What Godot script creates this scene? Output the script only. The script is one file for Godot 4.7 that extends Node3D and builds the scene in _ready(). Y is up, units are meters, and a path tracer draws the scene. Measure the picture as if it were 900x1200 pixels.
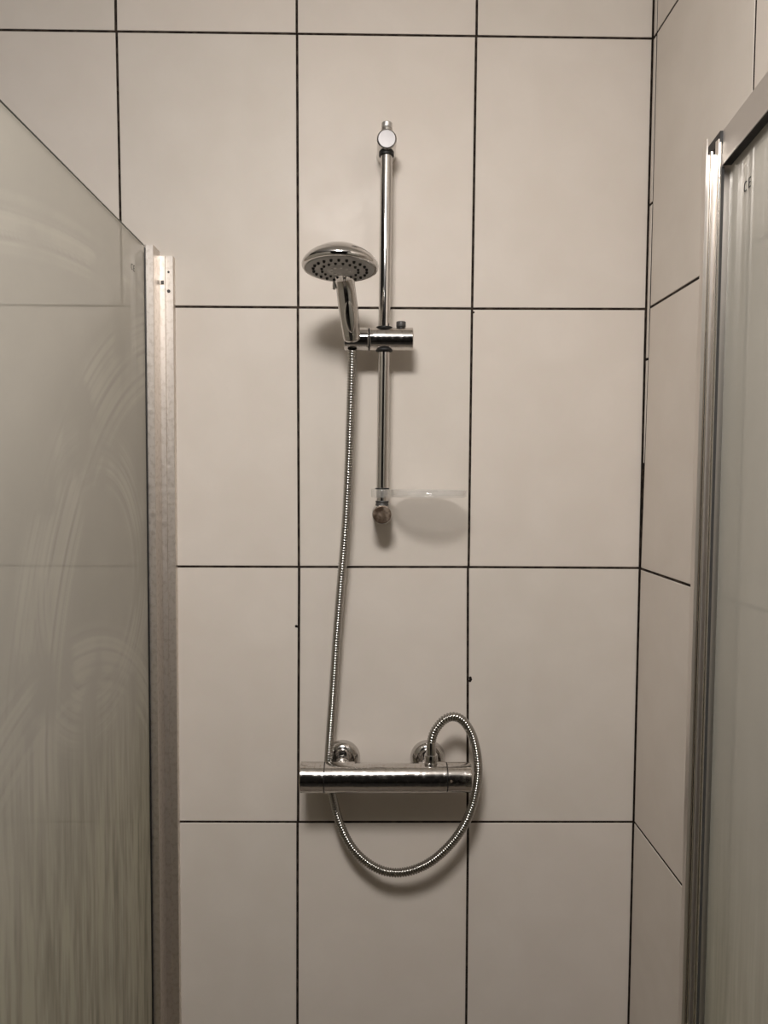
extends Node3D
# A tiled shower corner: thermostatic mixer, riser rail with hand shower, glass screen and glass door.
# Metres, y up. The tiled back wall is the plane z = 0, the camera looks along -z.

const LAMP := Vector3(-0.09, 2.35, 1.2)
const CEIL := 2.45
const RIGHT := 0.4689
const LEFT := -1.05
const FRONT := 2.5

var M := {}


func _ready():
	set_camera_and_light()
	make_materials()
	build_shell()
	build_back_tiles()
	build_right_tiles()
	build_screen()
	build_door()
	build_mixer()
	build_rail()
	build_dish()
	build_head()
	build_hose()
	build_lamp()


func set_camera_and_light():
	var cam := Camera3D.new()
	cam.name = "camera"
	cam.fov = 72.4743
	cam.near = 0.02
	cam.position = Vector3(0, 1.52, 1.2171)
	cam.rotation = Vector3(-0.0499, -0.0145, 0.0063)
	add_child(cam)
	cam.current = true
	var we := WorldEnvironment.new()
	we.name = "environment"
	var e := Environment.new()
	e.background_mode = Environment.BG_COLOR
	e.background_color = Color(0, 0, 0)
	e.tonemap_mode = Environment.TONE_MAPPER_LINEAR
	e.tonemap_exposure = 1.0
	e.sdfgi_enabled = true
	e.ssao_enabled = true
	e.ssil_enabled = true
	we.environment = e
	add_child(we)


# ---------------------------------------------------------------- helpers

func tag(o: Node, label: String, category: String, group := "", kind := ""):
	if label != "":
		o.set_meta("label", label)
	if category != "":
		o.set_meta("category", category)
	if group != "":
		o.set_meta("group", group)
	if kind != "":
		o.set_meta("kind", kind)


func thing(called: String, at: Vector3, label: String, category: String, group := "") -> Node3D:
	var o := Node3D.new()
	o.name = called
	add_child(o, true)
	o.position = at
	tag(o, label, category, group, "thing")
	return o


func start() -> SurfaceTool:
	var st := SurfaceTool.new()
	st.begin(Mesh.PRIMITIVE_TRIANGLES)
	st.set_smooth_group(-1)
	return st


# commits what st holds as one named mesh under parent
func put(called: String, st: SurfaceTool, m: Material, parent: Node3D, label := "") -> MeshInstance3D:
	st.generate_normals()
	st.index()
	var o := MeshInstance3D.new()
	o.name = called
	o.mesh = st.commit()
	o.material_override = m
	o.cast_shadow = GeometryInstance3D.SHADOW_CASTING_SETTING_ON
	parent.add_child(o, true)
	if label != "":
		o.set_meta("label", label)
	return o


func structure(called: String, st: SurfaceTool, m: Material, label: String, category: String) -> MeshInstance3D:
	var o := put(called, st, m, self)
	tag(o, label, category, "", "structure")
	return o


func tri(st: SurfaceTool, a: Vector3, b: Vector3, c: Vector3):
	st.add_vertex(a)
	st.add_vertex(c)
	st.add_vertex(b)


# a, b, c, d run anticlockwise seen from outside
func quad(st: SurfaceTool, a: Vector3, b: Vector3, c: Vector3, d: Vector3):
	tri(st, a, b, c)
	tri(st, a, c, d)


func quad_uv(st: SurfaceTool, p: Array):
	var uv := [Vector2(0, 1), Vector2(1, 1), Vector2(1, 0), Vector2(0, 0)]
	for k in [0, 2, 1, 0, 3, 2]:
		st.set_uv(uv[k])
		st.add_vertex(p[k])


func box(st: SurfaceTool, lo: Vector3, hi: Vector3, x := Transform3D.IDENTITY):
	var p := []
	for k in 8:
		p.append(x * Vector3(hi.x if k & 1 else lo.x, hi.y if k & 2 else lo.y, hi.z if k & 4 else lo.z))
	st.set_smooth_group(-1)
	quad(st, p[4], p[5], p[7], p[6])
	quad(st, p[1], p[0], p[2], p[3])
	quad(st, p[5], p[1], p[3], p[7])
	quad(st, p[0], p[4], p[6], p[2])
	quad(st, p[6], p[7], p[3], p[2])
	quad(st, p[0], p[1], p[5], p[4])


# extrudes an anticlockwise outline (x, z seen from above, z pointing down the page flipped) from y0 to y1
func prism_up(st: SurfaceTool, outline: PackedVector2Array, y0: float, y1: float, x := Transform3D.IDENTITY):
	var o := outline
	if not Geometry2D.is_polygon_clockwise(o):
		o.reverse()
	var n := o.size()
	st.set_smooth_group(-1)
	for k in n:
		var a := o[k]
		var b := o[(k + 1) % n]
		quad(st, x * Vector3(b.x, y0, b.y), x * Vector3(a.x, y0, a.y), x * Vector3(a.x, y1, a.y), x * Vector3(b.x, y1, b.y))
	var t := Geometry2D.triangulate_polygon(o)
	for k in range(0, t.size(), 3):
		var q := [o[t[k]], o[t[k + 1]], o[t[k + 2]]]
		if (q[1] - q[0]).cross(q[2] - q[0]) > 0:
			q.reverse()
		tri(st, x * Vector3(q[0].x, y1, q[0].y), x * Vector3(q[1].x, y1, q[1].y), x * Vector3(q[2].x, y1, q[2].y))
		tri(st, x * Vector3(q[0].x, y0, q[0].y), x * Vector3(q[2].x, y0, q[2].y), x * Vector3(q[1].x, y0, q[1].y))


# turns runs of (radius, height) round the y axis of x; edges between runs stay hard. sx, sz squash the section
func lathe(st: SurfaceTool, runs: Array, x := Transform3D.IDENTITY, seg := 48, sx := 1.0, sz := 1.0):
	for r in runs.size():
		st.set_smooth_group(r + 1)
		var run: PackedVector2Array = runs[r]
		for i in run.size() - 1:
			var lo := run[i]
			var hi := run[i + 1]
			for k in seg:
				var a0 := TAU * k / seg
				var a1 := TAU * ((k + 1) % seg) / seg
				var c0 := Vector3(cos(a0) * sx, 0, -sin(a0) * sz)
				var c1 := Vector3(cos(a1) * sx, 0, -sin(a1) * sz)
				var p := x * (c0 * lo.x + Vector3.UP * lo.y)
				var q := x * (c1 * lo.x + Vector3.UP * lo.y)
				var s := x * (c1 * hi.x + Vector3.UP * hi.y)
				var t := x * (c0 * hi.x + Vector3.UP * hi.y)
				if lo.x < 1e-6:
					tri(st, x * (Vector3.UP * lo.y), s, t)
				elif hi.x < 1e-6:
					tri(st, p, q, x * (Vector3.UP * hi.y))
				else:
					quad(st, p, q, s, t)


func pts(a: Array) -> PackedVector2Array:
	var o := PackedVector2Array()
	for k in range(0, a.size(), 2):
		o.append(Vector2(a[k], a[k + 1]))
	return o


# a solid cylinder with rounded rims, from y = 0 to h, as runs for lathe()
func rod(r: float, h: float, b := 0.001, y0 := 0.0) -> Array:
	return [pts([0, y0, r - b, y0]), pts([r - b, y0, r - 0.3 * b, y0 + 0.3 * b, r, y0 + b]), pts([r, y0 + b, r, y0 + h - b]), pts([r, y0 + h - b, r - 0.3 * b, y0 + h - 0.3 * b, r - b, y0 + h]), pts([r - b, y0 + h, 0, y0 + h])]


# a frame at p whose y axis points along dir
func along(p: Vector3, dir: Vector3) -> Transform3D:
	var y := dir.normalized()
	var h := Vector3.FORWARD if absf(y.z) < 0.9 else Vector3.UP
	var xa := y.cross(h).normalized()
	return Transform3D(Basis(xa, y, xa.cross(y)), p)


# sweeps a round section of changing radius along points, closed at both ends
func sweep(st: SurfaceTool, p: PackedVector3Array, radii: PackedFloat32Array, seg := 20, flat := PackedFloat32Array()):
	st.set_smooth_group(1)
	var rings := []
	var side := Vector3.ZERO
	for i in p.size():
		var t := (p[mini(i + 1, p.size() - 1)] - p[maxi(i - 1, 0)]).normalized()
		if side == Vector3.ZERO:
			side = t.cross(Vector3.BACK)
			if side.length() < 0.1:
				side = t.cross(Vector3.RIGHT)
		side = (side - t * side.dot(t)).normalized()
		var up := side.cross(t)
		var f := flat[i] if flat.size() else 1.0
		var ring := PackedVector3Array()
		for k in seg:
			var a := TAU * k / seg
			ring.append(p[i] + radii[i] * (side * cos(a) + up * sin(a) * f))
		rings.append(ring)
	for i in p.size() - 1:
		for k in seg:
			var l := (k + 1) % seg
			quad(st, rings[i][l], rings[i][k], rings[i + 1][k], rings[i + 1][l])
	st.set_smooth_group(2)
	for k in seg:
		var l := (k + 1) % seg
		tri(st, p[0], rings[0][k], rings[0][l])
		tri(st, p[-1], rings[-1][l], rings[-1][k])


# ---------------------------------------------------------------- materials

func noise(freq: float, octaves := 3, sd := 1) -> FastNoiseLite:
	var n := FastNoiseLite.new()
	n.noise_type = FastNoiseLite.TYPE_SIMPLEX_SMOOTH
	n.frequency = freq
	n.fractal_octaves = octaves
	n.seed = sd
	return n


func noise_tex(freq: float, lo: Color, hi: Color, sd := 1, size := 512, octaves := 4, from := 0.0, to := 1.0) -> NoiseTexture2D:
	var t := NoiseTexture2D.new()
	t.width = size
	t.height = size
	t.seamless = true
	t.noise = noise(freq, octaves, sd)
	var g := Gradient.new()
	g.set_color(0, lo)
	g.set_color(1, hi)
	g.set_offset(0, from)
	g.set_offset(1, to)
	t.color_ramp = g
	return t


func mat(called: String, color: Color, rough: float, metal := 0.0, spec := 0.5) -> StandardMaterial3D:
	var m := StandardMaterial3D.new()
	m.resource_name = called
	m.albedo_color = color
	m.roughness = rough
	m.metallic = metal
	m.metallic_specular = spec
	return m


func triplanar(m: StandardMaterial3D, scale: float):
	m.uv1_triplanar = true
	m.uv1_world_triplanar = true
	m.uv1_scale = Vector3(scale, scale, scale)


func make_materials():
	for k in 3:
		var t := mat("glazed tile", [Color(0.835, 0.80, 0.762), Color(0.83, 0.797, 0.758), Color(0.84, 0.804, 0.765)][k], 1.0, 0.0, 0.25)
		t.albedo_texture = noise_tex(0.006, Color(0.985, 0.983, 0.98), Color(1, 1, 1), 11 + k, 512, 5, 0.2, 0.8)
		t.roughness_texture = noise_tex(0.012, Color(0.36, 0.36, 0.36), Color(0.48, 0.48, 0.48), 21, 512, 5, 0.25, 0.75)
		t.heightmap_enabled = true
		t.heightmap_scale = 0.006
		t.heightmap_texture = noise_tex(0.01, Color.BLACK, Color.WHITE, 31, 512, 3)
		triplanar(t, 2.0)
		M["tile%d" % k] = t
	var g := mat("dark grout", Color(1, 1, 1), 0.9, 0, 0.3)
	g.albedo_texture = noise_tex(0.02, Color(0.13, 0.105, 0.09), Color(0.27, 0.235, 0.205), 5, 512, 4, 0.3, 0.8)
	triplanar(g, 5.0)
	M.grout = g
	M.plaster = mat("white ceiling paint", Color(0.86, 0.85, 0.83), 0.9, 0, 0.3)
	M.dark_wall = mat("dark painted wall", Color(0.11, 0.098, 0.088), 0.8, 0, 0.3)
	M.floor = mat("dark stone floor", Color(1, 1, 1), 0.6)
	M.floor.albedo_texture = noise_tex(0.02, Color(0.14, 0.128, 0.115), Color(0.2, 0.185, 0.165), 8)
	triplanar(M.floor, 2.0)
	M.pale_floor = mat("pale shower floor", Color(0.45, 0.40, 0.34), 0.5)
	M.chrome = mat("chrome", Color(0.80, 0.79, 0.78), 0.08, 1.0)
	# chrome with dried water spots
	var s := mat("spotted chrome", Color(0.80, 0.785, 0.77), 1.0, 1.0)
	s.roughness_texture = noise_tex(0.03, Color(0.09, 0.09, 0.09), Color(0.26, 0.26, 0.26), 41, 512, 5, 0.45, 0.9)
	s.albedo_texture = noise_tex(0.05, Color(1, 1, 1), Color(0.82, 0.79, 0.75), 42, 512, 5, 0.62, 0.9)
	triplanar(s, 6.0)
	M.spotted = s
	# the worn end caps, brown with limescale
	var w := mat("worn chrome", Color(0.80, 0.77, 0.74), 0.3, 0.55)
	w.albedo_texture = noise_tex(0.03, Color(0.40, 0.34, 0.29), Color(0.80, 0.75, 0.70), 43, 256, 5, 0.25, 0.75)
	triplanar(w, 7.0)
	M.worn = w
	M.satin = mat("satin chrome", Color(0.83, 0.82, 0.81), 0.42, 1.0)
	M.hose = mat("steel hose", Color(0.66, 0.65, 0.63), 0.16, 1.0)
	# satin aluminium with vertical brushing and scale
	var a := mat("satin aluminium", Color(0.86, 0.83, 0.80), 1.0, 1.0)
	a.roughness_texture = noise_tex(0.03, Color(0.43, 0.43, 0.43), Color(0.50, 0.50, 0.50), 51, 512, 4, 0.3, 0.7)
	a.albedo_texture = noise_tex(0.035, Color(0.95, 0.945, 0.935), Color(1, 1, 1), 52, 512, 5, 0.25, 0.45)
	triplanar(a, 5.0)
	M.alu = a
	M.bright_alu = mat("polished aluminium", Color(0.86, 0.84, 0.82), 0.33, 1.0)
	M.rail_alu = mat("brushed aluminium", Color(0.80, 0.78, 0.76), 0.55, 1.0)
	M.bead = mat("polished bead", Color(0.86, 0.83, 0.79), 0.2, 1.0)
	M.cap = mat("brushed cap", Color(0.58, 0.57, 0.57), 0.5, 1.0)
	M.rubber = mat("black rubber", Color(0.06, 0.058, 0.055), 0.55)
	M.grey_plastic = mat("grey plastic", Color(0.23, 0.225, 0.22), 0.45)
	M.nozzle = mat("dark rubber nozzle", Color(0.1, 0.1, 0.1), 0.6)
	M.face = mat("grey spray face", Color(0.66, 0.65, 0.64), 0.4)
	M.print = mat("black print", Color(0.07, 0.07, 0.07), 0.7)
	var p := mat("glass", Color(0.62, 0.66, 0.62, 0.16), 0.02)
	p.transparency = BaseMaterial3D.TRANSPARENCY_ALPHA
	M.glass = p
	M.door_glass = p.duplicate()
	M.door_glass.albedo_color = Color(0.66, 0.68, 0.65, 0.3)
	M.edge = mat("cut glass edge", Color(0.2, 0.22, 0.19), 0.3)
	var d := mat("clear acrylic", Color(0.80, 0.79, 0.77, 0.16), 0.06)
	d.transparency = BaseMaterial3D.TRANSPARENCY_ALPHA
	M.acrylic = d
	M.shade = mat("opal lamp glass", Color(0.9, 0.88, 0.84), 0.4)
	M.shade.emission_enabled = true
	M.shade.emission = Color(1.0, 0.93, 0.84)
	M.shade.emission_energy_multiplier = 2.5


# soap and limescale left on glass, in metres: u away from the camera, v down from the top. Wiped arcs above, runs of water below
func film_texture(sd: int, base: float, wipes: Array, marks: float) -> ImageTexture:
	var w := 384
	var h := 896
	var img := Image.create(w, h, false, Image.FORMAT_RGBA8)
	var fine := noise(0.16, 3, sd)
	var arc := noise(0.06, 4, sd + 1)
	var run := noise(0.06, 4, sd + 2)
	var cloud := noise(0.008, 3, sd + 3)
	for j in h:
		var v := 1.885 * j / h
		for i in w:
			var u := 0.807 * i / w
			var a := base + 0.05 * cloud.get_noise_2d(i, j)
			var dirt := 0.0
			var low := smoothstep(0.62, 1.0, v)
			var streak := run.get_noise_2d(i * 1.3, j * 0.09) + 0.6 * fine.get_noise_2d(i * 1.4, j * 0.12)
			dirt += low * marks * (0.02 + 0.20 * streak)
			for c in wipes:
				var r := Vector2(u - c[0], v - c[1]).length()
				var k := smoothstep(c[2], c[2] + 0.03, r) * (1.0 - smoothstep(c[3] - 0.04, c[3], r))
				var n := arc.get_noise_1d(r * 1400.0)
				k *= (1.0 - low) * clampf(0.5 + 1.6 * cloud.get_noise_2d(i * 1.7 + 90.0 * c[0], j * 1.2), 0.0, 1.0)
				a += k * (0.01 + 0.08 * n) * marks
				dirt -= k * (0.05 + 0.10 * n) * marks
			var t := clampf(0.96 - dirt, 0.3, 1.0)
			img.set_pixel(i, j, Color(t, t, t * (1.0 - 0.05 * low), clampf(a, 0.0, 1.0)))
	return ImageTexture.create_from_image(img)


func film_material(tex: Texture2D, color: Color) -> StandardMaterial3D:
	var m := mat("limescale film", color, 0.6, 0, 0.2)
	m.transparency = BaseMaterial3D.TRANSPARENCY_ALPHA
	m.albedo_texture = tex
	return m


# ---------------------------------------------------------------- the room

func build_shell():
	var st := start()
	box(st, Vector3(LEFT - 0.1, -0.1, -0.1), Vector3(RIGHT + 0.1, 0, 0.95))
	structure("floor", st, M.pale_floor, "pale floor inside the shower", "floor")
	st = start()
	box(st, Vector3(LEFT - 0.1, -0.1, 0.95), Vector3(RIGHT + 0.1, 0, FRONT + 0.1))
	structure("floor_outside", st, M.floor, "dark stone floor outside the shower", "floor")
	st = start()
	box(st, Vector3(LEFT - 0.1, CEIL, -0.1), Vector3(RIGHT + 0.1, CEIL + 0.1, FRONT + 0.1))
	structure("ceiling", st, M.plaster, "white painted ceiling above the shower", "ceiling")
	st = start()
	box(st, Vector3(LEFT - 0.1, 0, -0.1), Vector3(LEFT, CEIL, FRONT + 0.1))
	structure("wall_left", st, M.dark_wall, "dark wall beyond the glass screen", "wall")
	st = start()
	box(st, Vector3(LEFT, 0, FRONT), Vector3(RIGHT, CEIL, FRONT + 0.1))
	structure("wall_front", st, M.dark_wall, "dark wall facing the shower", "wall")
	st = start()
	box(st, Vector3(RIGHT, 0, 0.938), Vector3(RIGHT + 0.1, CEIL, FRONT))
	structure("wall_side", st, M.dark_wall, "dark painted wall where the tiles end outside the shower", "wall")


# one glazed tile: corners a (low left), b (low right), c (top right), d (top left) seen from the room, n towards the room
func tile(parent: Node3D, a: Vector3, b: Vector3, c: Vector3, d: Vector3, n: Vector3, variant: int, proud := 0.0):
	var st := start()
	var mid := (a + b + c + d) / 4.0
	var e := 0.0007
	var back := -0.0010
	var corner := [a, b, c, d]
	var sides := [(b - a).normalized(), (c - b).normalized(), (d - c).normalized(), (a - d).normalized()]
	var f := []
	var g := []
	var h := []
	for k in 4:
		var inward: Vector3 = sides[k] - sides[(k + 3) % 4]
		f.append(corner[k] + inward * e + n * proud - mid)
		g.append(corner[k] + n * (proud - 0.0005) - mid)
		h.append(corner[k] + n * back - mid)
	quad(st, f[0], f[1], f[2], f[3])
	for k in 4:
		var l := (k + 1) % 4
		quad(st, g[k], g[l], f[l], f[k])
		quad(st, h[k], h[l], g[l], g[k])
	var o := put("tile", st, M["tile%d" % variant], parent)
	o.position = mid


func build_back_tiles():
	var st := start()
	box(st, Vector3(LEFT, 0, -0.1), Vector3(RIGHT, CEIL, -0.0012))
	var wall := structure("wall_back", st, M.grout, "back wall of large glazed off-white tiles with dark grout", "wall")
	# x of the upright joints, as [top, bottom] of each course, from the left wall to the corner
	var joints := [
		[-1.0450, -1.045], [-0.7390, -0.739], [-0.4372, -0.4374], [-0.1345, -0.1341], [0.1686, 0.1688], [0.4692, 0.4692],
		[-1.0450, -1.045], [-0.7390, -0.738], [-0.4363, -0.4326], [-0.1339, -0.1319], [0.1685, 0.1673], [0.4688, 0.4690],
		[-1.0450, -1.045], [-0.7370, -0.737], [-0.4130, -0.4130], [-0.1322, -0.1303], [0.1669, 0.1665], [0.4688, 0.4692],
		[-1.0450, -1.045], [-0.7360, -0.736], [-0.4130, -0.4130], [-0.1303, -0.1321], [0.1658, 0.1706], [0.4688, 0.4690],
		[-1.0450, -1.045], [-0.7370, -0.737], [-0.4130, -0.4130], [-0.1331, -0.1334], [0.1717, 0.1732], [0.4686, 0.4684],
		[-1.0450, -1.045], [-0.7370, -0.737], [-0.4130, -0.4130], [-0.1334, -0.1334], [0.1732, 0.1732], [0.4684, 0.4684],
	]
	# heights of the level joints at those uprights
	var levels := [
		[2.448, 2.448, 2.448, 2.448, 2.448, 2.448],
		[2.2631, 2.2635, 2.2641, 2.2649, 2.2656, 2.2661],
		[1.8085, 1.8088, 1.8091, 1.8099, 1.8109, 1.8131],
		[1.3616, 1.3617, 1.3618, 1.3621, 1.3631, 1.3628],
		[0.9065, 0.9064, 0.9063, 0.9053, 0.9053, 0.9049],
		[0.4535, 0.4535, 0.4530, 0.4525, 0.4522, 0.4520],
		[0.002, 0.002, 0.002, 0.002, 0.002, 0.002],
	]
	var wide := 0.0021
	var high := 0.0020
	var rng := RandomNumberGenerator.new()
	rng.seed = 7
	for r in 6:
		for k in 5:
			var l: Array = joints[r * 6 + k]
			var q: Array = joints[r * 6 + k + 1]
			var j := wide * rng.randf_range(0.85, 1.15)
			tile(wall, Vector3(l[1] + j, levels[r + 1][k] + high, 0), Vector3(q[1] - j, levels[r + 1][k + 1] + high, 0),
				Vector3(q[0] - j, levels[r][k + 1] - high, 0), Vector3(l[0] + j, levels[r][k] - high, 0), Vector3.BACK, (r * 2 + k) % 3, rng.randf_range(-0.0001, 0.0002))

	# crumbs of grout smeared over tile edges
	for p in [[-0.1352, 1.2575, 0.0026], [-0.1330, 1.2568, 0.0020], [0.1722, 1.1665, 0.0026], [0.1728, 1.1635, 0.0028], [0.1718, 1.1610, 0.0024], [0.1700, 1.8045, 0.0018]]:
		st = start()
		lathe(st, [pts([p[2], -0.0002, p[2] * 0.9, 0.0004, p[2] * 0.5, 0.0007, 0, 0.0008])], along(Vector3(p[0], p[1], 0), Vector3.BACK), 12)
		put("grout_smear", st, M.grout, wall)


func build_right_tiles():
	var st := start()
	box(st, Vector3(RIGHT + 0.0008, 0, -0.1), Vector3(RIGHT + 0.1, CEIL, 0.938))
	var wall := structure("wall_right", st, M.grout, "right wall of large glazed off-white tiles with dark grout", "wall")
	var x := RIGHT
	var levels := [2.448, 2.2655, 1.8117, 1.3622, 0.9060, 0.4530, 0.002]
	# z where the first tile of each course begins, at its top and its foot
	var first := [[0.0172, 0.0172], [0.0182, 0.0182], [0.0180, 0.0050], [0.0040, 0.0040], [0.0030, 0.0030], [0.003, 0.003]]
	var hh := 0.0021
	for r in 6:
		var y1: float = levels[r] - hh
		var y0: float = levels[r + 1] + hh
		var z := [0.3290, 0.6335, 0.9380]
		for k in 3:
			var za: float = z[k - 1] + 0.0021 if k else first[r][0]
			var zb: float = z[k - 1] + 0.0021 if k else first[r][1]
			var zc: float = z[k] - 0.0021
			# seen from the room (looking along +x) the near side is on the right
			tile(wall, Vector3(x, y0, zb), Vector3(x, y0, zc), Vector3(x, y1, zc), Vector3(x, y1, za), Vector3.LEFT, (r + k) % 3)
	# narrow cut pieces beside the corner joint
	for p in [[2.448, 2.268, 0.0135, 0.0135], [2.262, 1.990, 0.0135, 0.0137], [1.9855, 1.728, 0.0137, 0.0118], [1.7235, 1.5475, 0.0116, 0.0058]]:
		tile(wall, Vector3(x, p[1], 0.0032), Vector3(x, p[1], p[3]), Vector3(x, p[0], p[2]), Vector3(x, p[0], 0.0032), Vector3.LEFT, 1)


# ---------------------------------------------------------------- glass screen on the left

func build_screen():
	var o := thing("shower_screen", Vector3(-0.381, 0, 0), "fixed glass shower screen streaked with limescale, held in an aluminium wall profile", "shower screen")
	var top := 1.8950
	var st := start()
	box(st, Vector3(-0.003, 0.004, 0.022), Vector3(0.003, top, 0.86))
	put("glass_panel", st, M.glass, o, "clear glass panel clouded by limescale")
	var g: Node3D = o.get_node("glass_panel")
	st = start()
	quad_uv(st, [Vector3(0.0034, 0.01, 0.855), Vector3(0.0034, 0.01, 0.048), Vector3(0.0034, top - 0.001, 0.048), Vector3(0.0034, top - 0.001, 0.855)])
	put("limescale_film", st, film_material(film_texture(3, 0.62, [[0.98, 0.72, 0.50, 0.66], [0.60, 0.52, 0.12, 0.24], [0.66, 1.32, 1.20, 1.28], [0.52, 0.98, 0.30, 0.42]], 1.0), Color(0.82, 0.80, 0.755)), g, "grey limescale and wiped soap streaks")
	st = start()
	box(st, Vector3(-0.0031, top, 0.048), Vector3(0.0036, top + 0.0014, 0.86))
	put("glass_edge", st, M.edge, g, "dark green top edge of the glass")
	st = start()
	box(st, Vector3(0.0036, 0.004, 0.043), Vector3(0.0050, top - 0.003, 0.0520))
	put("seal", st, M.rubber, o, "thin dark seal along the glass")
	# channel that holds the glass
	st = start()
	prism_up(st, pts([-0.0165, 0.012, -0.0165, 0.047, -0.0032, 0.047, -0.0032, 0.030, 0.0032, 0.030, 0.0032, 0.0465, 0.0046, 0.047, 0.0165, 0.047, 0.0171, 0.0464, 0.0171, 0.012]), 0.004, 1.8978)
	put("glass_channel", st, M.alu, o)
	# flat profile screwed to the wall
	st = start()
	prism_up(st, pts([-0.0165, 0.0, -0.0165, 0.012, 0.0255, 0.012, 0.0262, 0.0108, 0.0290, 0.0108, 0.0295, 0.012, 0.0388, 0.012, 0.0394, 0.0114, 0.0394, 0.0]), 0.004, 1.8908)
	var w := put("wall_profile", st, M.alu, o)
	for s in [[0.0316, 1.864, 0.0019], [0.0316, 1.832, 0.0028]]:
		st = start()
		lathe(st, rod(s[2], 0.0016, 0.0006), along(Vector3(s[0], s[1], 0.0118), Vector3.BACK), 20)
		put("screw", st, M.grey_plastic, w, "small dark screw head")
	st = start()
	box(st, Vector3(0.0185, 1.8435, 0.0115), Vector3(0.0235, 1.8495, 0.0135))
	put("fixing_clip", st, M.grey_plastic, w, "small dark fixing clip")
	mark(g, Vector3(0.0040, 1.843, 0.107), Vector3.RIGHT, 0.010)


# a small CE printed on glass, read from the side n points to
func mark(parent: Node3D, at: Vector3, n: Vector3, size: float):
	var t := TextMesh.new()
	t.text = "C E"
	var f := SystemFont.new()
	f.font_names = PackedStringArray(["Droid Sans"])
	t.font = f
	t.font_size = 32
	t.pixel_size = size / 26.0
	t.depth = 0.0003
	var o := MeshInstance3D.new()
	o.name = "safety_mark"
	o.mesh = t
	o.material_override = M.print
	parent.add_child(o, true)
	var xa := Vector3.UP.cross(n).normalized()
	o.transform = Transform3D(Basis(xa, Vector3.UP, n), at)
	o.set_meta("label", "small black CE mark")


# ---------------------------------------------------------------- glass door on the right

func build_door():
	# local frame: the interior face is the plane x = 0, z runs towards the camera, 0 at the free end's rail
	var o := thing("shower_enclosure", Vector3(0.3762, 0, 0.4455), "glass shower door with an aluminium top rail, standing ajar beside the right wall", "shower door")
	var turn := -atan(0.127)
	o.rotation.y = turn
	var inv := o.transform.affine_inverse()
	var top := 1.8974
	var leng := 0.56
	var st := start()
	prism_up(st, pts([0.0, 0.0, 0.0, leng, 0.022, leng, 0.022, 0.0]), top - 0.0365, top)
	put("top_rail", st, M.rail_alu, o)
	st = start()
	box(st, Vector3(0.0008, top - 0.0373, 0.001), Vector3(0.0208, top - 0.0364, leng - 0.001))
	put("rail_seal", st, M.rubber, o, "dark seal under the top rail")
	st = start()
	box(st, Vector3(-0.003, top - 0.012, -0.046), Vector3(0.016, top, 0.0))
	put("end_cap", st, M.rubber, o, "dark plastic end cap of the top rail")
	st = start()
	box(st, Vector3(0.009, 0.012, -0.001), Vector3(0.015, top - 0.0368, leng))
	var g := put("glass_panel", st, M.door_glass, o, "clear glass panel filmed with limescale")
	st = start()
	quad_uv(st, [Vector3(0.0086, 0.014, -0.0005), Vector3(0.0086, 0.014, leng), Vector3(0.0086, top - 0.038, leng), Vector3(0.0086, top - 0.038, -0.0005)])
	put("limescale_film", st, film_material(film_texture(17, 0.5, [], 0.5), Color(0.82, 0.80, 0.755)), g)
	# free end: a ribbed aluminium post facing the camera; its corners are given in the room's axes
	var q := pts([0.3607, 0.4325, 0.3607, 0.4408, 0.3624, 0.4410, 0.3630, 0.4360, 0.3722, 0.4374, 0.3726, 0.4436, 0.3764, 0.4440, 0.3768, 0.4400, 0.3920, 0.4420, 0.3920, 0.4370])
	st = start()
	prism_up(st, q, 0.012, 1.8755, inv)
	prism_up(st, pts([0.3607, 0.4325, 0.3607, 0.4408, 0.3624, 0.4410, 0.3626, 0.4325]), 1.8755, 1.8905, inv)
	prism_up(st, pts([0.3725, 0.4366, 0.3726, 0.4436, 0.3764, 0.4440, 0.3764, 0.4372]), 1.8755, 1.8895, inv)
	put("end_post", st, M.bright_alu, o, "ribbed aluminium end post")
	for b in [[0.3682, 0.4374, 0.0019, 1.8785], [0.3745, 0.4436, 0.0013, 1.8892]]:
		st = start()
		lathe(st, rod(b[2], b[3] - 0.012, 0.0004, 0.012), inv * Transform3D(Basis.IDENTITY, Vector3(b[0], 0, b[1])), 20)
		put("bead", st, M.bead, o, "bright rounded bead along the post")
	st = start()
	prism_up(st, pts([0.3768, 0.4400, 0.3768, 0.4436, 0.3798, 0.4436, 0.3798, 0.4402]), 0.012, 1.8600, inv)
	put("seal", st, M.grey_plastic, o, "dark seal between post and glass")
	st = start()
	prism_up(st, pts([0.0, 0.0, 0.0, leng, 0.022, leng, 0.022, 0.0]), 0.0, 0.026)
	put("bottom_rail", st, M.bright_alu, o)
	st = start()
	box(st, Vector3(0.0, 0.0, leng), Vector3(0.024, top, leng + 0.03))
	put("hinge_post", st, M.bright_alu, o)
	mark(g, Vector3(0.0080, 1.8190, 0.050), Vector3.LEFT, 0.011)


# ---------------------------------------------------------------- thermostatic mixer

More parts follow.
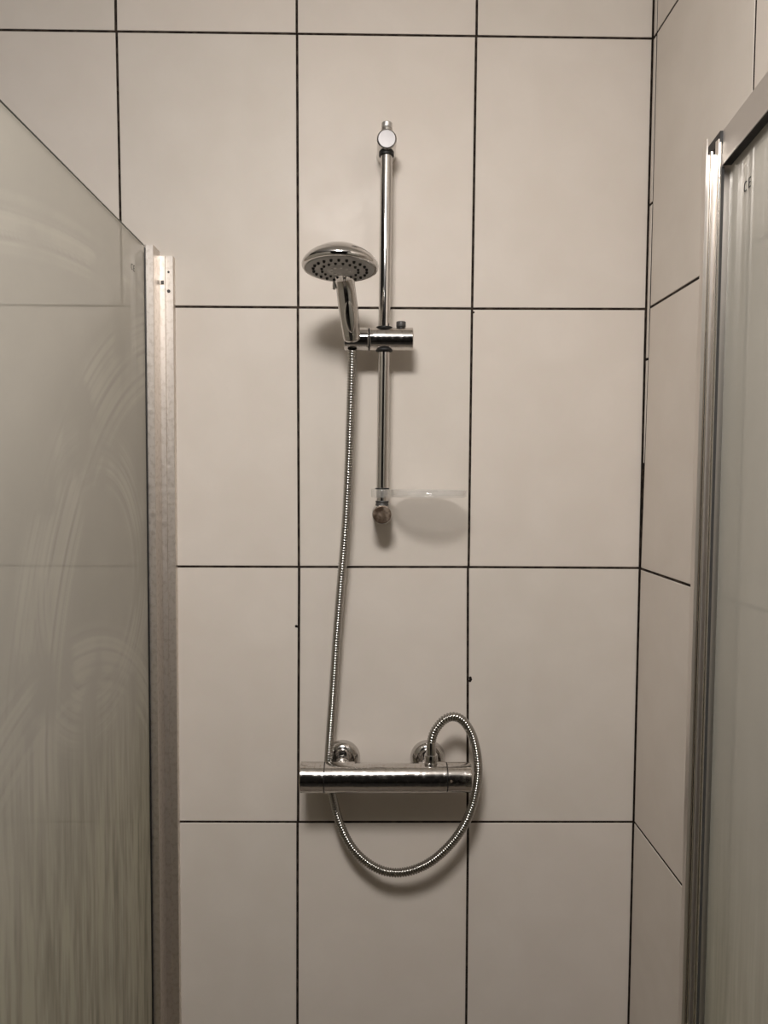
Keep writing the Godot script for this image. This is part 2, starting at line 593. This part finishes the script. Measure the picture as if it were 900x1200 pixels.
# a bar along x from x0 to x1; a flat of half width hw faces up and back, tilted from upright
func flat_bar(st: SurfaceTool, ax: Vector3, r: float, x0: float, x1: float, hw: float, tilt: float):
	var n := 96
	var half := asin(hw / r)
	var ring := []
	for k in n + 1:
		var a := half + (TAU - 2.0 * half) * k / n
		# a is measured from the middle of the flat, turning towards the front
		ring.append(Vector3(0, cos(a - tilt), sin(a - tilt)) * r)
	var e := Vector3(1, 0, 0)
	st.set_smooth_group(1)
	for k in n:
		quad(st, ax + ring[k] + e * x1, ax + ring[k] + e * x0, ax + ring[k + 1] + e * x0, ax + ring[k + 1] + e * x1)
	st.set_smooth_group(-1)
	if hw > 0.0:
		quad(st, ax + ring[n] + e * x1, ax + ring[n] + e * x0, ax + ring[0] + e * x0, ax + ring[0] + e * x1)
	for k in n:
		tri(st, ax + e * x1, ax + ring[k] + e * x1, ax + ring[k + 1] + e * x1)
		tri(st, ax + e * x0, ax + ring[k + 1] + e * x0, ax + ring[k] + e * x0)


func build_mixer():
	var o := thing("shower_mixer", Vector3(0.0222, 1.0178, 0), "horizontal chrome bar shower mixer fixed to the tiled wall below the rail", "shower mixer")
	var ax := Vector3(0, 0, 0.07)
	var r := 0.0247
	var st := start()
	# round bar, flattened along the upper back between the two wall rosettes
	for part in [[-0.1010, -0.052, 0.0], [-0.052, 0.056, 0.0105], [0.056, 0.1010, 0.0]]:
		flat_bar(st, ax, r, part[0], part[1], part[2], deg_to_rad(19.0))
	put("body", st, M.spotted, o)
	for s in [-1, 1]:
		var k := start()
		var rr := r if s < 0 else r - 0.0006
		lathe(k, [pts([0, 0, rr - 0.002, 0]), pts([rr - 0.002, 0, rr - 0.002, 0.001]), pts([rr - 0.0006, 0.001, rr, 0.0016]), pts([rr, 0.0016, rr, 0.0395]), pts([rr, 0.0395, rr - 0.0004, 0.0405, rr - 0.0015, 0.0412]), pts([rr - 0.0015, 0.0412, rr - 0.004, 0.0412]), pts([rr - 0.004, 0.0412, 0, 0.0408])], along(ax + Vector3(0.1016 * s, 0, 0), Vector3.RIGHT * s), 72)
		put("control_knob", k, M.spotted, o)
		k = start()
		lathe(k, rod(rr + 0.0001, 0.0009, 0.0001), along(ax + Vector3(0.1010 * s, 0, 0), Vector3.RIGHT * s), 64)
		put("ring", k, M.rubber, o, "thin dark joint ring")
		# wall rosette and union nut
		k = start()
		var at := Vector3(-0.0752 if s < 0 else 0.0757, 0.006, 0)
		lathe(k, [pts([0.0310, 0.0, 0.0312, 0.002, 0.0306, 0.005, 0.0288, 0.0085, 0.0262, 0.0118, 0.0236, 0.0138, 0.0212, 0.0148]), pts([0.0212, 0.0148, 0.0200, 0.0135, 0.0190, 0.0105]), pts([0.0190, 0.0105, 0.0, 0.0105])], along(at, Vector3.BACK), 56)
		var ros := put("wall_rosette", k, M.chrome, o)
		k = start()
		lathe(k, [pts([0.0135, 0.008, 0.0135, 0.022]), pts([0.0135, 0.022, 0.0148, 0.023]), pts([0.0148, 0.023, 0.0152, 0.024, 0.0152, 0.036, 0.0147, 0.038]), pts([0.0147, 0.038, 0.0130, 0.0385]), pts([0.0130, 0.0385, 0.0130, 0.06])], along(at * Vector3(1, 0.5, 1), Vector3.BACK), 32)
		put("union_nut", k, M.chrome, ros)
	# small brown mark on the right-hand knob stands for the stop button
	st = start()
	lathe(st, rod(0.0022, 0.0012, 0.0005), along(ax + Vector3(0.1075, 0.0035, r - 0.0010), Vector3(0, 0.14, 1)), 16)
	put("stop_button", st, M.worn, o, "small brown stop button")
	# outlet on top, at the right
	st = start()
	lathe(st, [pts([0.0088, 0.0, 0.0098, 0.002]), pts([0.0098, 0.002, 0.0098, 0.004]), pts([0.0098, 0.004, 0.0, 0.004])], along(ax + Vector3(0.0758, r - 0.0022, 0), Vector3.UP), 32)
	put("outlet", st, M.chrome, o)


# ---------------------------------------------------------------- riser rail

const RAIL_TOP := Vector3(0.0177, 2.0975, 0.047)
const RAIL_FOOT := Vector3(0.0136, 1.4700, 0.047)


func on_rail(y: float) -> Vector3:
	return RAIL_FOOT.lerp(RAIL_TOP, (y - RAIL_FOOT.y) / (RAIL_TOP.y - RAIL_FOOT.y))


func build_rail():
	var base := Vector3(0.0155, 1.4582, 0)
	var o := thing("shower_rail", base, "upright chrome riser rail on two round wall brackets, with a sliding hand shower holder", "shower rail")
	var up := RAIL_TOP - RAIL_FOOT
	var frame := along(RAIL_FOOT - base, up)
	var st := start()
	lathe(st, rod(0.0098, 0.618, 0.001), frame, 40)
	put("rail", st, M.chrome, o)
	# knurled end of the rail above the top bracket
	st = start()
	lathe(st, rod(0.0088, 0.009, 0.0012, 0.618), frame, 40)
	put("rail_end", st, M.satin, o)
	for y in [2.0640, 1.4582]:
		var c := on_rail(y)
		var at := Vector3(c.x, y, 0) - base
		st = start()
		var r := 0.0160
		lathe(st, [pts([0, 0, r + 0.0004, 0]), pts([r + 0.0004, 0, r + 0.0004, 0.002]), pts([r + 0.0004, 0.002, r, 0.0028]), pts([r, 0.0028, r, 0.0630]), pts([r, 0.0630, r - 0.0003, 0.0637, r - 0.0010, 0.0640])], along(at, Vector3.BACK), 48)
		var b := put("wall_bracket", st, M.chrome, o)
		st = start()
		lathe(st, [pts([r - 0.0010, 0.0640, r - 0.0014, 0.0646, r - 0.0025, 0.0650]), pts([r - 0.0025, 0.0650, 0, 0.0653])], along(at, Vector3.BACK), 48)
		put("bracket_cap", st, M.cap if y > 2.0 else M.worn, b, "brushed round cap" if y > 2.0 else "round cap worn brown")
	# black collar where the rail leaves the top bracket
	st = start()
	lathe(st, rod(0.0123, 0.007, 0.0006), along(on_rail(2.0440) - base, up), 32)
	put("collar", st, M.rubber, o, "black collar")
	# sleeve between the dish and the lower bracket
	st = start()
	lathe(st, [pts([0.0108, 0.0, 0.0112, 0.0008, 0.0112, 0.0024, 0.0108, 0.0032]), pts([0.0108, 0.0032, 0.0102, 0.0038, 0.0102, 0.0048, 0.0108, 0.0054]), pts([0.0108, 0.0054, 0.0112, 0.006, 0.0112, 0.0074, 0.0108, 0.0082]), pts([0.0108, 0.0082, 0.0098, 0.0082])], along(on_rail(1.4722) - base, up), 32)
	put("sleeve", st, M.grey_plastic, o, "dark ribbed sleeve")
	# sliding holder: a barrel across the rail
	var hub := on_rail(1.7470) + Vector3(0, 0, 0.004) - base
	st = start()
	lathe(st, rod(0.0186, 0.0712, 0.0012), along(hub + Vector3(-0.0238, 0, 0), Vector3(1, 0.009, 0)), 56)
	var h := put("slider", st, M.spotted, o)
	st = start()
	lathe(st, rod(0.0179, 0.0020, 0.0003), along(hub + Vector3(-0.0258, 0, 0), Vector3(1, 0.009, 0)), 48)
	put("ring", st, M.rubber, h, "thin black ring")
	st = start()
	lathe(st, rod(0.0186, 0.0398, 0.0012), along(hub + Vector3(-0.0656, -0.0003, 0), Vector3(1, 0.009, 0)), 56)
	put("handset_holder", st, M.chrome, h)
	for s in [-1, 1]:
		st = start()
		lathe(st, [pts([0.0100, 0.0, 0.0128, 0.0]), pts([0.0128, 0.0, 0.0138, 0.0008, 0.0138, 0.0035, 0.0134, 0.0042]), pts([0.0134, 0.0042, 0.0100, 0.0046])], along(hub + Vector3(0, 0.0155 * s, 0.0), Vector3.UP * s), 36)
		put("gasket", st, M.rubber, h, "black gasket round the rail")
	st = start()
	lathe(st, [pts([0.0052, 0.0, 0.0052, 0.003]), pts([0.0052, 0.003, 0.0078, 0.0036, 0.0080, 0.0044, 0.0080, 0.0112, 0.0076, 0.0120]), pts([0.0076, 0.0120, 0.0, 0.0122])], along(hub + Vector3(0.0277, 0.0168, 0), Vector3.UP), 28)
	put("clamp_knob", st, M.grey_plastic, h, "small black clamp knob")


# ---------------------------------------------------------------- soap dish

func build_dish():
	var c := on_rail(1.4932)
	var o := thing("soap_dish", c, "clear acrylic oval soap dish clipped to the foot of the riser rail", "soap dish")
	var st := start()
	var at := Transform3D(Basis(Vector3.UP, -0.16), Vector3(0.0766, 0, 0.016))
	lathe(st, [pts([0, -0.0060, 0.0570, -0.0060]), pts([0.0570, -0.0060, 0.0608, -0.0052, 0.0622, -0.0030, 0.0630, 0.0062]), pts([0.0630, 0.0062, 0.0606, 0.0062]), pts([0.0606, 0.0062, 0.0596, -0.0012, 0.0585, -0.0026, 0.0565, -0.0032]), pts([0.0565, -0.0032, 0, -0.0032])], at, 72, 1.0, 0.72)
	put("tray", st, M.acrylic, o)
	st = start()
	lathe(st, [pts([0.0102, -0.0070, 0.0178, -0.0070]), pts([0.0178, -0.0070, 0.0186, -0.0060, 0.0186, 0.0060, 0.0178, 0.0070]), pts([0.0178, 0.0070, 0.0102, 0.0070]), pts([0.0102, 0.0070, 0.0102, -0.0070])], Transform3D.IDENTITY, 40)
	put("clip_collar", st, M.acrylic, o)
	st = start()
	lathe(st, [pts([0.0100, 0.0064, 0.0116, 0.0064]), pts([0.0116, 0.0064, 0.0118, 0.0086]), pts([0.0118, 0.0086, 0.0100, 0.0088])], Transform3D.IDENTITY, 32)
	put("grip_ring", st, M.rubber, o, "dark grip ring")


# ---------------------------------------------------------------- hand shower

func build_head():
	var c := Vector3(-0.0522, 1.8290, 0.160)
	var o := thing("hand_shower", c, "round chrome hand shower with grey nozzle face hanging in the rail holder", "shower head")
	var x := Transform3D(Basis(Vector3.RIGHT, deg_to_rad(-4.5)).rotated(Vector3.BACK, deg_to_rad(-0.8)), Vector3.ZERO)
	var st := start()
	lathe(st, [pts([0.0510, 0.0002, 0.0530, -0.0012, 0.0556, 0.0000, 0.0570, 0.0024, 0.0572, 0.0052, 0.0562, 0.0080, 0.0548, 0.0102, 0.0500, 0.0158, 0.0430, 0.0216, 0.0340, 0.0270, 0.0230, 0.0310, 0.0120, 0.0332, 0.0, 0.0340])], x, 96)
	put("head_shell", st, M.chrome, o)
	st = start()
	lathe(st, [pts([0.0512, 0.0004, 0.0508, -0.0008, 0.0490, -0.0014]), pts([0.0490, -0.0014, 0.0200, -0.0024]), pts([0.0200, -0.0024, 0.0190, -0.0032, 0.0, -0.0034])].map(func(r): r.reverse(); return r), x, 72)
	var face := put("spray_face", st, M.face, o, "grey spray face")
	for ring in [[0.0400, 22, 0.0019], [0.0275, 16, 0.0018]]:
		for k in ring[1]:
			st = start()
			var a: float = TAU * (k + 0.5) / ring[1]
			lathe(st, [pts([ring[2] * 1.25, 0.0, ring[2], 0.0026]), pts([ring[2], 0.0026, ring[2] * 0.55, 0.0032, 0, 0.0033])], x * along(Vector3(cos(a) * ring[0], -0.0016, sin(a) * ring[0]), Vector3.DOWN), 12)
			put("nozzle", st, M.nozzle, face)
	# centre of the face: a ring of small studs
	for k in 9:
		st = start()
		var a: float = TAU * k / 9
		lathe(st, [pts([0.0021, 0.0, 0.0018, 0.0012]), pts([0.0018, 0.0012, 0, 0.0014])], x * along(Vector3(cos(a) * 0.0135, -0.0031, sin(a) * 0.0135), Vector3.DOWN), 10)
		put("spray_stud", st, M.satin, face)
	# lever that turns the spray pattern
	st = start()
	sweep(st, PackedVector3Array([x * Vector3(-0.0105, 0.001, -0.0470), x * Vector3(-0.0110, -0.006, -0.0490), x * Vector3(-0.0115, -0.0135, -0.0500)]), PackedFloat32Array([0.0030, 0.0030, 0.0024]), 14)
	put("spray_lever", st, M.satin, o, "short grey lever")
	# handle, from the holder up into the head
	var p := [Vector3(-0.0372, 1.7400, 0.0715), Vector3(-0.0374, 1.7425, 0.0728), Vector3(-0.0380, 1.7480, 0.0750), Vector3(-0.0398, 1.7650, 0.0835), Vector3(-0.0424, 1.7860, 0.0940), Vector3(-0.0446, 1.8040, 0.1030), Vector3(-0.0462, 1.8170, 0.1100), Vector3(-0.0480, 1.8290, 0.1200), Vector3(-0.0495, 1.8370, 0.1320)]
	var r := [0.0100, 0.0132, 0.0142, 0.0152, 0.0156, 0.0152, 0.0150, 0.0160, 0.0180]
	var cv := Curve3D.new()
	var rr := Curve.new()
	rr.min_value = 0.0
	rr.max_value = 0.03
	for k in p.size():
		cv.add_point(p[k] - c, (p[maxi(k - 1, 0)] - p[mini(k + 1, p.size() - 1)]) / 6.0, (p[mini(k + 1, p.size() - 1)] - p[maxi(k - 1, 0)]) / 6.0)
	var ps := PackedVector3Array()
	var rs := PackedFloat32Array()
	var fl := PackedFloat32Array()
	for k in (p.size() - 1) * 6 + 1:
		var s := mini(k / 6, p.size() - 2)
		var f := (k - s * 6) / 6.0
		ps.append(cv.sample(s, f))
		rs.append(lerpf(r[s], r[s + 1], f))
		fl.append(0.78)
	st = start()
	sweep(st, ps, rs, 36, fl)
	var hd := put("handle", st, M.chrome, o)
	# oval inlay along the front of the handle
	st = start()
	var dir := (p[5] as Vector3 - p[2] as Vector3).normalized()
	var out := (Vector3(0.12, 0, 1) - dir * dir.dot(Vector3(0.12, 0, 1))).normalized()
	var centre := (p[2] as Vector3).lerp(p[5], 0.52) + out * 0.0108 - c
	lathe(st, [pts([1.0, -0.3, 0.98, 0.25, 0.9, 0.6, 0.7, 0.85, 0.4, 0.97, 0, 1])], Transform3D(Basis(dir.cross(out) * 0.0088, out * 0.0026, (dir.cross(out)).cross(out) * 0.0260), centre), 40)
	put("grip_inlay", st, M.chrome, hd)


# ---------------------------------------------------------------- hose

func build_hose():
	var p := [Vector3(0.098, 1.062, 0.070), Vector3(0.098, 1.075, 0.070), Vector3(0.1022, 1.093, 0.070), Vector3(0.1110, 1.1065, 0.069), Vector3(0.1215, 1.1160, 0.068), Vector3(0.1345, 1.1195, 0.066), Vector3(0.1465, 1.1155, 0.064), Vector3(0.1570, 1.1055, 0.063), Vector3(0.1682, 1.085, 0.061), Vector3(0.176, 1.056, 0.060), Vector3(0.179, 1.027, 0.059), Vector3(0.177, 0.996, 0.058), Vector3(0.169, 0.958, 0.057), Vector3(0.153, 0.920, 0.055), Vector3(0.128, 0.886, 0.053), Vector3(0.095, 0.857, 0.050), Vector3(0.057, 0.841, 0.047), Vector3(0.021, 0.841, 0.044), Vector3(-0.012, 0.857, 0.040), Vector3(-0.037, 0.882, 0.036), Vector3(-0.056, 0.918, 0.031), Vector3(-0.067, 0.955, 0.027), Vector3(-0.0735, 0.985, 0.0245), Vector3(-0.0765, 1.015, 0.0235), Vector3(-0.0745, 1.056, 0.0270), Vector3(-0.068, 1.152, 0.033), Vector3(-0.0613, 1.257, 0.038), Vector3(-0.0545, 1.345, 0.042), Vector3(-0.0500, 1.400, 0.044), Vector3(-0.0458, 1.461, 0.047), Vector3(-0.0420, 1.547, 0.050), Vector3(-0.0395, 1.631, 0.053), Vector3(-0.0375, 1.700, 0.0555), Vector3(-0.0370, 1.7275, 0.057)]
	var o := thing("shower_hose", p[0], "ribbed metal shower hose looping from the mixer outlet up to the hand shower", "hose")
	var cv := Curve3D.new()
	cv.bake_interval = 0.002
	for k in p.size():
		var before: Vector3 = p[maxi(k - 1, 0)]
		var after: Vector3 = p[mini(k + 1, p.size() - 1)]
		var t := (after - before).normalized()
		cv.add_point(p[k] - p[0], -t * (p[k] - before).length() / 3.0, t * (after - p[k]).length() / 3.0)
	var pitch := 0.0044
	var n := int(cv.get_baked_length() / pitch)
	var ps := PackedVector3Array()
	var rs := PackedFloat32Array()
	for k in n * 4:
		ps.append(cv.sample_baked(cv.get_baked_length() * k / (n * 4), true))
		rs.append([0.0058, 0.0074, 0.0079, 0.0074][k % 4])
	var st := start()
	sweep(st, ps, rs, 18)
	put("ribbed_tube", st, M.hose, o)
	# lower end: ferrule and union nut on the mixer outlet
	st = start()
	lathe(st, [pts([0.0080, 0.0, 0.0106, 0.0]), pts([0.0106, 0.0, 0.0112, 0.0008, 0.0112, 0.0120, 0.0106, 0.0130]), pts([0.0106, 0.0130, 0.0084, 0.0136])], along(Vector3(0, -0.0176, 0), Vector3.UP), 12)
	put("union_nut", st, M.chrome, o)
	st = start()
	lathe(st, [pts([0.0080, 0.0, 0.0084, 0.0008, 0.0080, 0.0220, 0.0076, 0.0232]), pts([0.0076, 0.0232, 0.0, 0.0234])], along(Vector3(0, -0.0064, 0), Vector3.UP), 32)
	put("ferrule", st, M.chrome, o)


# ---------------------------------------------------------------- ceiling lamp

func build_lamp():
	var o := thing("ceiling_lamp", Vector3(LAMP.x, CEIL, LAMP.z), "round opal glass lamp on the ceiling above the shower", "lamp")
	var st := start()
	lathe(st, [pts([0, 0, 0.14, 0]), pts([0.14, 0, 0.14, 0.02]), pts([0.14, 0.02, 0, 0.02])].map(func(r): r.reverse(); return r), Transform3D(Basis(Vector3.RIGHT, PI), Vector3.ZERO), 48)
	put("base", st, M.plaster, o)
	st = start()
	lathe(st, [pts([0.13, 0.02, 0.128, 0.05, 0.115, 0.085, 0.09, 0.11, 0.05, 0.126, 0, 0.13])], Transform3D(Basis(Vector3.RIGHT, PI), Vector3.ZERO), 48)
	put("opal_shade", st, M.shade, o)
	var l := OmniLight3D.new()
	l.name = "bulb_light"
	l.light_color = Color(1.0, 0.985, 0.975)
	l.light_energy = 0.96
	l.light_size = 0.13
	l.omni_range = 8.0
	l.omni_attenuation = 2.0
	l.shadow_enabled = true
	o.add_child(l)
	l.position = Vector3(0, -0.07, 0)
	var a := AreaLight3D.new()
	a.name = "shade_light"
	a.light_color = Color(1.0, 0.985, 0.975)
	a.light_energy = 1.22
	a.area_size = Vector2(0.34, 0.34)
	a.area_range = 8.0
	a.area_attenuation = 2.0
	a.shadow_enabled = true
	o.add_child(a)
	a.position = Vector3(0, -0.135, 0)
	a.rotation = Vector3(-PI / 2, 0, 0)
